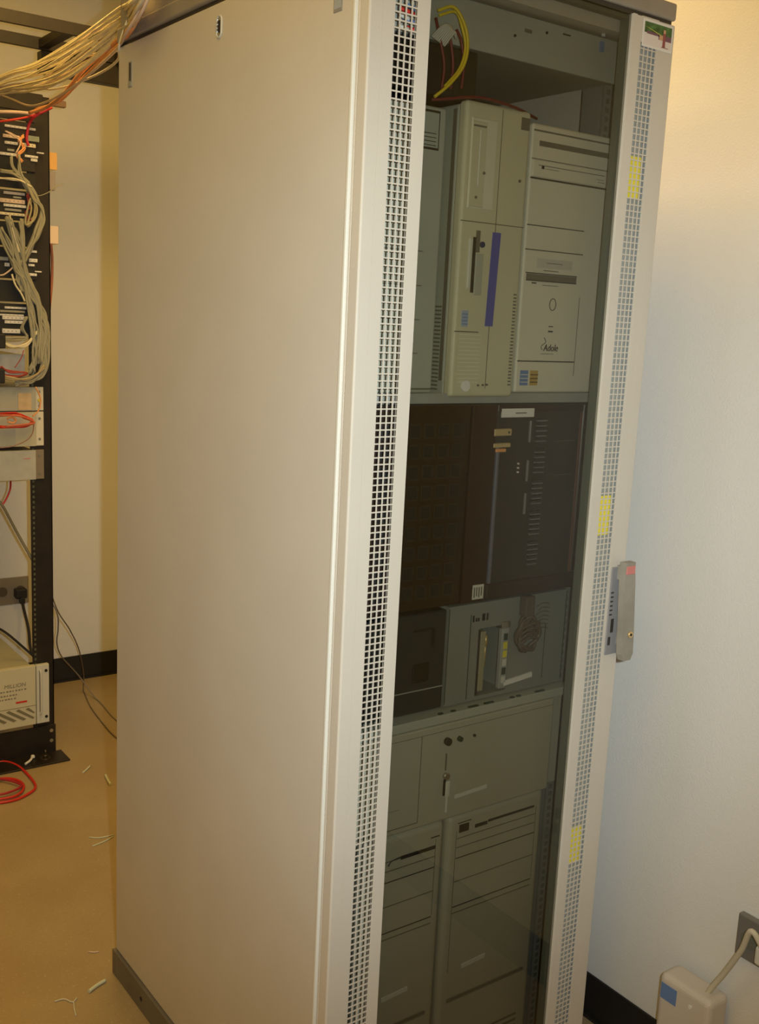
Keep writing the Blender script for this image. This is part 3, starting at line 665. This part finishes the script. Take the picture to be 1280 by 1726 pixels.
# big beige unit at the bottom
t = thing('power_supply_unit', 'deep beige rack unit with handle and slanted vents at the foot of the open rack', 'power supply', (.03, 2.2, .118))
obj('case', slab(PX0+.014, .206, RY, RY+.5, .119, .318, .001, 1), mat('olive_beige_lid', (.42, .40, .27), .5), t)
bm = newbm(); box(bm, PX0+.01, .218, RY-.02, RY, .118, .319, 0, .002, 2)
for k in range(8):
    x = -.035+k*.031; n_ = min(1., (.210-x)/.055); n_ = max(n_, 0)
    if n_ < .2: continue
    vs = [(x, .176), (x+.010, .180), (min(x+.010+.055*n_, .212), .180-.037*n_), (x+.055*n_, .176-.037*n_)]
    fc = bm.faces.new([bm.verts.new((a, RY-.0212, z)) for a, z in vs]); fc.material_index = 1
box(bm, PX0+.012, .217, RY-.0207, RY-.019, .1835, .185, 1)
box(bm, .2165, .2175, RY-.0207, RY-.019, .12, .317, 1)
obj('front_panel', bm, [BEIGE, mat('vent_shadow_olive', (.20, .18, .11), .6)], t)
lettering('front_text', 'MILLION', .018, mat('faint_print', (.22, .20, .15), .6), t, (.150, RY-.0205, .256), shear=.1)
bm = newbm()
for z, x0, n in ((.243, .075, 12), (.229, .085, 8), (.217, .07, 9)):
    for k in range(n): box(bm, x0+k*.0095, x0+k*.0095+.0065-.002*(k % 3 == 1), RY-.0207, RY-.0195, z, z+.0045)
obj('small_print', bm, MATS['faint_print'], t)
lab(obj('red_mark', slab(.152, .188, RY-.0207, RY-.0195, .200, .206), RED, t), 'small red printed mark')
bm = newbm(); box(bm, .219, .2605, RY-.022, RY-.004, .119, .319, 0, .002, 2); box(bm, .228, .2315, RY-.023, RY-.021, .155, .30, 1)
screws(bm, [(.25, RY-.022, .298), (.25, RY-.022, .140)], 2, .005)
lab(obj('mounting_ear', bm, [PALE, DIM, DARK], t), 'pale mounting ear with a slot and two screws')
bm = newbm(); tube(bm, [(.2295, RY-.022, .30), (.2295, RY-.034, .292), (.2295, RY-.034, .165), (.2295, RY-.022, .157)], .003, 8)
obj('handle', bm, PALE, t)

# cable bundles on the rack
B = lambda x, y, d=RY-.03: tuple(at(x, y, d))
def strand(name, px, r, m, label, group, d=.03, jit=0., rnd=random.Random(5), n=1):
    for i in range(n):
        dd = RY-d-rnd.random()*.012
        cable(name, [tuple(at(x+rnd.uniform(-jit, jit), y+rnd.uniform(-jit, jit), dd)) for x, y in px], r, m, label, group, k=6)
g1 = 'grey cables of the trunk running down the open rack'
LT = 'grey cable in the trunk curving down the right side of open rack'
strand('network_cable', [(30, 262), (33, 290), (44, 312), (60, 335), (70, 350), (72, 370), (62, 400), (50, 420), (44, 440)], .0032, GREYC, 'grey cable of the branch leaving the topmost patch panel and bending round the big loop', 'big loop cables', jit=3, n=5)
strand('network_cable', [(18, 265), (24, 285), (45, 308), (62, 330), (68, 355), (60, 385), (52, 410), (38, 440), (30, 470), (38, 490)], .003, GREYC, 'grey cable of the inner branch from the topmost patch panel down to the third panel', 'inner branch cables', jit=3, n=3)
strand('network_cable', [(14, 370), (26, 400), (34, 430), (44, 465), (58, 500), (70, 530), (77, 560), (78, 600), (72, 625), (55, 640), (30, 645)], .0036, GREYC, 'grey cable of the main sweep of the trunk down to the tied bundle', 'main sweep cables', jit=6.5, n=13)
strand('network_cable', [(0, 385), (14, 420), (30, 450), (42, 480), (52, 520), (58, 560), (60, 600), (54, 628)], .0034, GREYC, 'grey cable of the branch entering the trunk from the left edge beside the second panel', 'left branch cables', jit=6, n=8)
strand('network_cable', [(36, 372), (38, 400), (40, 430), (44, 460), (55, 490), (66, 520), (70, 570), (66, 610)], .0034, GREYC, 'grey cable of the middle branch dropping from the second patch panel', 'middle branch cables', jit=4, n=6)
g2 = 'cables looping in from the left of the open rack'
L2 = 'grey green cable sweeping in from the left edge onto the rack trunk'
strand('network_cable', [(0, 288), (20, 290), (36, 298), (50, 310)], .003, GREYC, L2, g2, jit=3, n=4)
strand('network_cable', [(0, 300), (22, 302), (40, 306), (52, 314)], .0026, CREAM, 'cream cable sweeping in from the left edge below the top patch panel', 'cream cables by the top patch panel', jit=1.5, n=2)
strand('network_cable', [(48, 318), (56, 335), (60, 352), (55, 370), (45, 380), (50, 350), (52, 335)], .003, mat('olive_cable', (.38, .34, .2), .5), 'olive cable coiled inside the round loop beside second patch panel', 'olive loop cables', jit=3, n=4)
strand('network_cable', [(0, 575), (20, 583), (42, 582), (55, 572), (62, 560)], .0028, CREAM, 'cream cable looping under the fourth patch panel', 'cream cables under the fourth patch panel', jit=2.5, n=5)
strand('network_cable', [(0, 570), (25, 572), (45, 568), (36, 552), (44, 535)], .0028, GREYC, 'grey cable looping under the fourth patch panel', 'grey cables under the fourth patch panel', jit=2.5, n=3)
strand('network_cable', [(0, 634), (20, 638), (45, 638), (62, 632), (74, 618)], .003, mat('tan_cable', (.42, .34, .2), .5), 'tan cable in the tied bundle above the grey and beige server', 'tan cables of the tied bundle', d=.04, jit=2.5, n=5)
strand('network_cable', [(0, 618), (18, 626), (45, 628), (30, 634), (0, 632)], .0028, mat('dull_red_cable', (.38, .06, .05), .45), 'dull red cable in the tied bundle above the grey and beige server', 'dull red cables of the tied bundle', jit=2, n=3)
strand('network_cable', [(40, 590), (36, 603), (25, 620)], .0015, MATS['dull_red_cable'], 'thin dull red wire crossing the pale blue switch', None)
strand('network_cable', [(0, 698), (25, 698), (42, 703), (57, 710), (40, 718), (0, 720)], .0028, RED, 'red cable in the loop before the pale beige server', 'red cables of the loop', d=.035, jit=2.2, n=4)
strand('network_cable', [(0, 701), (28, 701), (48, 707), (58, 712), (45, 716), (10, 719)], .0025, mat('orange_red_cable', (.65, .16, .08), .45), 'orange red cable in the loop before the pale beige server', 'orange red cables of the loop', d=.05, jit=1.5, n=2)
strand('network_cable', [(12, 706), (20, 703), (27, 708), (22, 713), (13, 711)], .003, ORG, 'small orange coil inside the red cable loop', None, d=.05)
strand('network_cable', [(57, 716), (55, 730), (45, 742), (22, 752), (0, 755)], .0016, mat('mauve_wire', (.3, .16, .14), .5), 'thin mauve wire curving down from the red cable loop', None, d=.05)
strand('network_cable', [(60, 652), (68, 670), (66, 690), (55, 702)], .0022, ORG, 'orange wire running down the ear of the grey and beige server', None, d=.03)
strand('network_cable', [(38, 228), (33, 240), (40, 250), (30, 262), (36, 272)], .0022, ORG, 'orange cable dangling across the topmost patch panel', 'orange cables on the topmost patch panel', jit=3, n=4)
strand('network_cable', [(10, 222), (22, 228), (34, 238), (28, 258)], .002, PINKC, 'pinkish cable crossing the topmost patch panel', 'pinkish cables on the topmost patch panel', jit=2, n=2)
strand('network_cable', [(46, 325), (50, 345), (44, 360), (50, 374)], .0025, mat('maroon_cable', (.2, .02, .03), .5), 'maroon cable beside the second patch panel', 'maroon cables beside the second patch panel', jit=3, n=3)
strand('network_cable', [(16, 362), (22, 385), (28, 405), (32, 425)], .0028, CREAM, 'cream cable slanting down from the second patch panel', None, jit=1)
strand('network_cable', [(4, 405), (18, 422), (28, 432)], .0024, CREAM, 'cream cable ending at the third patch panel', None)
strand('network_cable', [(30, 432), (22, 450), (8, 462), (0, 464)], .0024, PINKC, 'pinkish cable curving out below the third patch panel', None)
strand('network_cable', [(20, 462), (26, 480), (36, 495), (42, 508)], .003, CREAM, 'cream cable curving down between third and fourth patch panels', None)
strand('network_cable', [(44, 325), (64, 330), (82, 324), (92, 316), (107, 310)], .0012, GREYC, 'thin grey wire sticking out to the right of the rack', None)
for px, py in ((6, 575), (5, 634)):
    c = at(px, py, RY-.05); bm = newbm(); box(bm, c.x-.02, c.x+.006, c.y-.004, c.y+.03, c.z-.022, c.z+.022, 0, .004, 2)
    tag(obj('cable_strap', bm, BLACK), 'black strap around the cables, %s' % ('under the fourth patch panel' if py < 600 else 'above the grey and beige server'), 'strap')
# bits fixed at the right of the rack
def bit(name, px0, py0, px1, py1, m, label, cat, th=.02, d=RY+.03):
    a, b = at(px0, py0, d), at(px1, py1, d); return tag(obj(name, slab(RX1, max(a.x, b.x), d-th, d, min(a.z, b.z), max(a.z, b.z), .001, 1), m), label, cat)
bit('orange_tag', 80, 256, 96, 287, mat('orange_card', (.72, .42, .14), .6), 'orange tag sticking out behind the rack post', 'tag', .003)
bit('white_box', 80, 381, 95, 412, mat('pinkish_white', (.72, .58, .48), .5), 'small pinkish white box behind the rack post', 'box')
bit('socket_strip', 83, 290, 90, 322, mat('grey_violet', (.3, .27, .27), .5), 'narrow grey socket block behind the rack post', 'socket')
bit('rack_bracket', 92, 170, 108, 183, mat('brown_bracket', (.25, .15, .09), .5), 'small brown bracket at the rack top corner', 'bracket')
cable('mains_cable', [B(86, 410, RY+.085), B(88, 440, RY+.085), B(87, 480, RY+.085), B(83, 525, RY+.07)], .0045, mat('rust_cord', (.36, .12, .06), .5), 'rust red cord hanging behind the rack post', cat='cord')

# overhead ladder tray
t = thing('ladder_tray', 'dark overhead cable ladder running level above the open rack', 'cable ladder', (-.3, 1.97, 2.216))
for y in (1.845, 2.085):
    obj('side_rail', slab(-1.6, .75, y, y+.012, 2.218, 2.252, .001, 1), BLACKM, t)
for k in range(9): obj('rung', slab(.262-.235*k+.235, .292-.235*k+.235, 1.857, 2.085, 2.222, 2.246, .001, 1), BLACKM, t)
bm = newbm(); box(bm, -.2115, -.2015, 1.96, 1.97, 2.246, ZC); obj('hanger', bm, BLACKM, t)
bm = newbm(); box(bm, .272, .75, 2.09, 2.13, 2.155, 2.2178, 0, .001, 1)
tag(obj('wall_bracket', bm, BLACKM), 'dark steel bracket bar behind the cables just under the ladder tray', 'bracket')
for x0 in (.24,):
    bm = newbm(); box(bm, RX0+.02, RX0+.05, 2.09, 2.11, 2.085, 2.218)
    tag(obj('tray_stand', bm, BLACKM), 'dark stand-off holding ladder tray on rack top', 'stand')

# fan of cables from the cabinet roof to the open rack
rn = random.Random(11)
def fan(a, b, c, d, r, m, label, group=None, last=None):
    r *= .8
    # open rack -> over the gap -> round the outside of the roof edge -> into the trough
    e = last or (d[0]+34, d[1]-34)
    pts = [at(a[0], a[1], 2.02), at(a[0]*.5+b[0]*.5, a[1]*.4+b[1]*.6, 1.88), at(*b, 1.68), at(*c, 1.28), at(*d, .90), atx(e[0], e[1], -.03+rn.uniform(-.02, .015))]
    pts += [Vector((.02+rn.uniform(-.02, .03), .56, 2.092+rn.uniform(0, .015))), Vector((.05+rn.uniform(-.03, .03), .40, 2.05+rn.uniform(0, .02)))]
    return cable('network_cable', [tuple(p) for p in pts], r, m, label, group)
bands = {'upper': 'cream cable of the upper strands fanning from cabinet roof to the open rack', 'middle': 'cream cable of the crossing middle strands between cabinet roof and open rack', 'lower': 'cream cable of the lower strands fanning from cabinet roof to the open rack'}
F_ = [  # band, left end, way-point, way-point, roof edge, radius
 ('upper', (-20, 140), (60, 108), (118, 76), (196, 18), .0042), ('upper', (-18, 136), (58, 110), (124, 74), (198, 26), .0034), ('upper', (-20, 144), (64, 104), (136, 60), (200, 14), .0030), ('upper', (-22, 142), (56, 114), (120, 82), (202, 22), .0036), ('upper', (-20, 146), (66, 112), (134, 70), (204, 30), .0030),
 ('middle', (-20, 152), (50, 128), (112, 92), (204, 34), .0040), ('middle', (-24, 149), (66, 126), (118, 104), (206, 28), .0034), ('middle', (-20, 158), (44, 142), (104, 122), (200, 46), .0036), ('middle', (-20, 150), (78, 116), (126, 90), (204, 40), .0030), ('middle', (-22, 160), (60, 140), (128, 88), (210, 30), .0036), ('middle', (-20, 156), (70, 142), (122, 112), (202, 52), .0030),
 ('lower', (-20, 154), (50, 148), (110, 134), (200, 64), .0040), ('lower', (-18, 150), (70, 146), (116, 128), (202, 58), .0034), ('lower', (-22, 162), (58, 152), (124, 124), (204, 50), .0036), ('lower', (-20, 166), (84, 142), (138, 108), (202, 70), .0032), ('lower', (-20, 148), (74, 150), (130, 120), (206, 62), .0030), ('lower', (-22, 156), (92, 134), (140, 98), (200, 76), .0030)]
for q, (bd, a, b, c, d, r) in enumerate(F_):
    fan(a, b, c, d, r, CREAM, bands[bd], bd+' cream cables of the fan', last=(226+q*1.6, -2-q*.5) if bd != 'lower' else (224+q, 6))
for q, (a, b, c, d) in enumerate((((-20, 140), (58, 112), (122, 78), (200, 24)), ((-20, 152), (62, 136), (120, 108), (206, 40)), ((-20, 150), (68, 144), (126, 118), (202, 60)))):
    fan(a, b, c, d, .0034, PINKC, ('pinkish cable along the upper edge of the cable fan', 'pinkish cable through the middle of the cable fan', 'pinkish cable near the lower edge of the cable fan')[q])
fan((-20, 150), (58, 178), (118, 150), (192, 88), .0036, PINKC, 'pinkish cable sagging lowest of the fan and ending at the rack top', last=(222, 40))
cable('network_cable', [A(-20, 158, 2.02), A(40, 148, 1.9), A(92, 150, 1.7), A(150, 132, 1.3), A(196, 104, .9), (-.004, .80, 1.975), (.03, .78, 2.08)], .0026, mat('whitish_cable', (.76, .72, .6), .45), 'whitish cable hanging below the fan, ending near the cabinet panel edge')
cable('network_cable', [A(50, 190, 2.0), A(80, 180, 1.9), A(108, 158, 1.6), A(140, 118, 1.3), A(175, 88, 1.05), A(204, 64, .86), atx(226, 40, -.02), atx(240, 16, -.012)], .0052, ORG, 'thick orange cable slanting up from the open rack to the cabinet roof')
cable('network_cable', [A(60, 184, 2.0), A(98, 172, 1.85), A(126, 146, 1.5), A(168, 104, 1.1), A(203, 74, .86), atx(222, 50, -.02), atx(236, 24, -.012)], .004, ORG, 'thinner orange cable slanting up beside the thick orange one')
cable('network_cable', [A(-15, 206, 2.02), A(20, 202, 2.02), A(55, 195, 2.01), A(88, 181, 1.98)], .0034, RED, 'bright red cable crossing the top of the open rack')
cable('network_cable', [A(88, 181, 1.985), A(62, 194, 2.0), A(50, 208, 2.02), A(45, 232, 2.03), A(48, 246, 2.03)], .0044, mat('crimson_cable', (.42, .02, .04), .45), 'crimson cable dropping from the rack top to first patch panel')
cable('network_cable', [A(-10, 188, 2.03), A(30, 189, 2.03), A(58, 192, 2.03)], .005, PINKC, 'pink grey cable lying level across the rack top')

# outlet on the back wall and its cord
def outlet(name, label, c, axis):
    t = thing(name, label, 'outlet', c); return t
t = thing('wall_outlet', 'grey steel double outlet on the back wall seen through the open rack', 'outlet', (.345, YB-.003, .342))
bm = newbm(); box(bm, .270, .404, YB-.006, YB, .342, .448, 0, .002, 1); obj('cover_plate', bm, mat('outlet_steel', (.30, .26, .20), .4, metal=.3), t)
for x in (.305, .372):
    bm = newbm(); rod(bm, (x, YB-.006, .395), (x, YB-.009, .395), .0185, 20, 0); obj('socket', bm, mat('outlet_brown', (.10, .08, .06), .4), t)
t = thing('power_plug', 'black plug with cord in the steel double outlet', 'plug', (.372, YB-.02, .37))
bm = newbm(); box(bm, .345, .388, YB-.045, YB-.0095, .370, .408, 0, .006, 3); box(bm, .358, .376, YB-.055, YB-.03, .352, .377, 0, .003, 2); obj('plug_body', bm, BLACK, t)
obj('cord', tube(newbm(), [(.367, YB-.045, .36), tuple(at(41, 1030, 2.6)), tuple(at(48, 1060, 2.5)), tuple(at(51, 1090, 2.4)), tuple(at(58, 1108, 2.3)), tuple(at(72, 1116, 2.2))], .0055, 8), BLACK, t)
cable('mains_cable', [A(-10, 1055, RY+.04), A(12, 1068, RY+.04), A(45, 1096, RY+.03), A(68, 1116, RY+.01)], .004, BLACK, 'black cord arching over the top of the deep beige rack unit', cat='cord')
cable('network_cable', [A(-10, 838, 2.12), A(4, 852, 2.1), A(30, 900, 2.1), A(56, 946, 2.07)], .0045, mat('drab_cable', (.2, .18, .12), .5), 'drab green cable slanting to the rack post below the silver faced server')
cable('network_cable', [A(18, 808, 2.12), A(17, 825, 2.1), A(10, 842, 2.1), A(3, 852, 2.1)], .003, RED, 'short red cable hanging under the silver faced server')

# thin wires from the rack post down to the floor
cable('floor_wire', [A(86, 1000, 2.15), A(99, 1033, 2.15), A(118, 1062, 2.2), A(133, 1095, 2.40), A(141, 1135, 2.52), tuple(atz(141, 1165, .003)), tuple(atz(152, 1190, .003)), tuple(atz(170, 1215, .003)), tuple(atz(188, 1236, .003)), tuple(atz(205, 1250, .003))], .0022, mat('brown_wire', (.17, .13, .09), .5), 'thin brown wire dropping from rack post, right-hand one, running under the cabinet', cat='wire')
cable('floor_wire', [A(86, 1012, 2.15), A(97, 1036, 2.15), A(98, 1060, 2.2), A(96, 1085, 2.25), A(105, 1108, 2.4), A(132, 1138, 2.52), tuple(atz(162, 1178, .003)), tuple(atz(188, 1206, .003)), tuple(atz(206, 1222, .003))], .0024, mat('grey_brown_wire', (.26, .23, .2), .5), 'thin grey wire hugging the rack post then running under the cabinet', cat='wire')
cable('network_cable', [tuple(atz(x, y, .004)) for x, y in ((-22, 1290), (5, 1284), (28, 1290), (46, 1305), (60, 1326), (45, 1340), (20, 1350), (-20, 1356))], .0042, RED, 'loose red cable loop on the floor by the rack foot, outer loop')
cable('network_cable', [tuple(atz(x, y, .008)) for x, y in ((-22, 1318), (8, 1312), (32, 1316), (40, 1328), (25, 1342), (-20, 1350))], .0042, RED, 'loose red cable loop on the floor by the rack foot, middle loop')
cable('network_cable', [tuple(atz(x, y, .012)) for x, y in ((-22, 1312), (10, 1314), (36, 1324), (14, 1336), (-20, 1342))], .0038, mat('crimson_cable', (.42, .02, .04), .45), 'loose red cable loop on the floor by the rack foot, innermost loop')
# clippings on the floor
def clip(pp, r, label, m=CLIP): return tag(obj('wire_clipping', tube(newbm(), [tuple(atz(x, y, r+.0003)) for x, y in pp], r, 7, 0, 5), m), label, 'wire clipping')
clip([(140, 1302), (146, 1297), (152, 1291)], .003, 'pale wire clipping on the floor near the rack foot')
clip([(178, 1306), (181, 1313), (186, 1322)], .0042, 'short pale sheath clipping beside the cabinet, across from the rack foot')
clip([(150, 1411), (168, 1412), (192, 1407)], .0016, 'thin pale strand by the cabinet panel, upper of the crossed pair')
clip([(156, 1426), (174, 1419), (191, 1410)], .0018, 'thin pale strand by the cabinet panel, lower of the crossed pair')
clip([(149, 1604), (158, 1605), (167, 1604)], .0014, 'tiny pinkish strand on the floor near the plinth corner', PINKC)
clip([(150, 1671), (163, 1661), (178, 1652)], .0042, 'pale green sheath piece beside the plinth corner')
clip([(92, 1688), (108, 1684), (122, 1689), (130, 1682)], .0016, 'curled clear strand at the bottom edge of the floor', PALE)
clip([(124, 1688), (125, 1699), (128, 1712)], .0016, 'straight clear strand below the curled one', PALE)
clip([(24, 1272), (30, 1270), (36, 1268)], .0012, 'tiny strand on the floor plate edge')

# outlet on the right wall with its beige cord and adapter on the floor
t = thing('wall_outlet', 'grey metal outlet box low on the right wall', 'outlet', (XR, -.26, .35))
bm = newbm(); box(bm, XR-.014, XR, -.315, -.2, .346, .430, 0, .003, 2); obj('cover_plate', bm, mat('outlet_grey', (.22, .21, .2), .4, metal=.3), t)
for y in (-.228, -.285):
    bm = newbm(); rod(bm, (XR-.014, y, .388), (XR-.0165, y, .388), .017, 20); obj('socket', bm, mat('outlet_olive', (.14, .15, .12), .4), t)
t = thing('power_plug', 'beige plug and cord in the outlet on the right wall', 'plug', (XR-.03, -.285, .37))
bm = newbm(); box(bm, XR-.05, XR-.0168, -.305, -.262, .372, .408, 0, .005, 2); obj('plug_body', bm, PALE, t)
X_ = lambda x, y, d: tuple(atx(x, y, d))
obj('cord', tube(newbm(), [(XR-.045, -.285, .395), X_(1268, 1570, XR-.06), X_(1250, 1602, XR-.05), X_(1222, 1640, XR-.045), X_(1192, 1676, XR-.05), X_(1178, 1710, XR-.055)], .0055, 8), mat('cord_beige', (.58, .54, .42), .5), t)
t = thing('power_adapter', 'beige power adapter block with a blue label on the floor by the right wall', 'power adapter', (.75, -.16, 0))
a = atx(1108, 1700, .74); b = atx(1200, 1700, .74); zt_ = atx(1150, 1652, .75).z
obj('housing', slab(.735, .795, min(a.y, b.y), max(a.y, b.y), 0, zt_, .012, 4), mat('adapter_beige', (.62, .56, .50), .45), t)
bm = newbm(); c = atx(1128, 1672, .735); box(bm, .7338, .7355, c.y-.018, c.y+.018, c.z-.02, c.z+.012); obj('blue_label', bm, BLUEL, t)
bm = newbm(); rod(bm, (.7355, a.y*.35+b.y*.65, zt_-.03), (.7325, a.y*.35+b.y*.65, zt_-.03), .004, 10); obj('indicator', bm, WHITE, t)
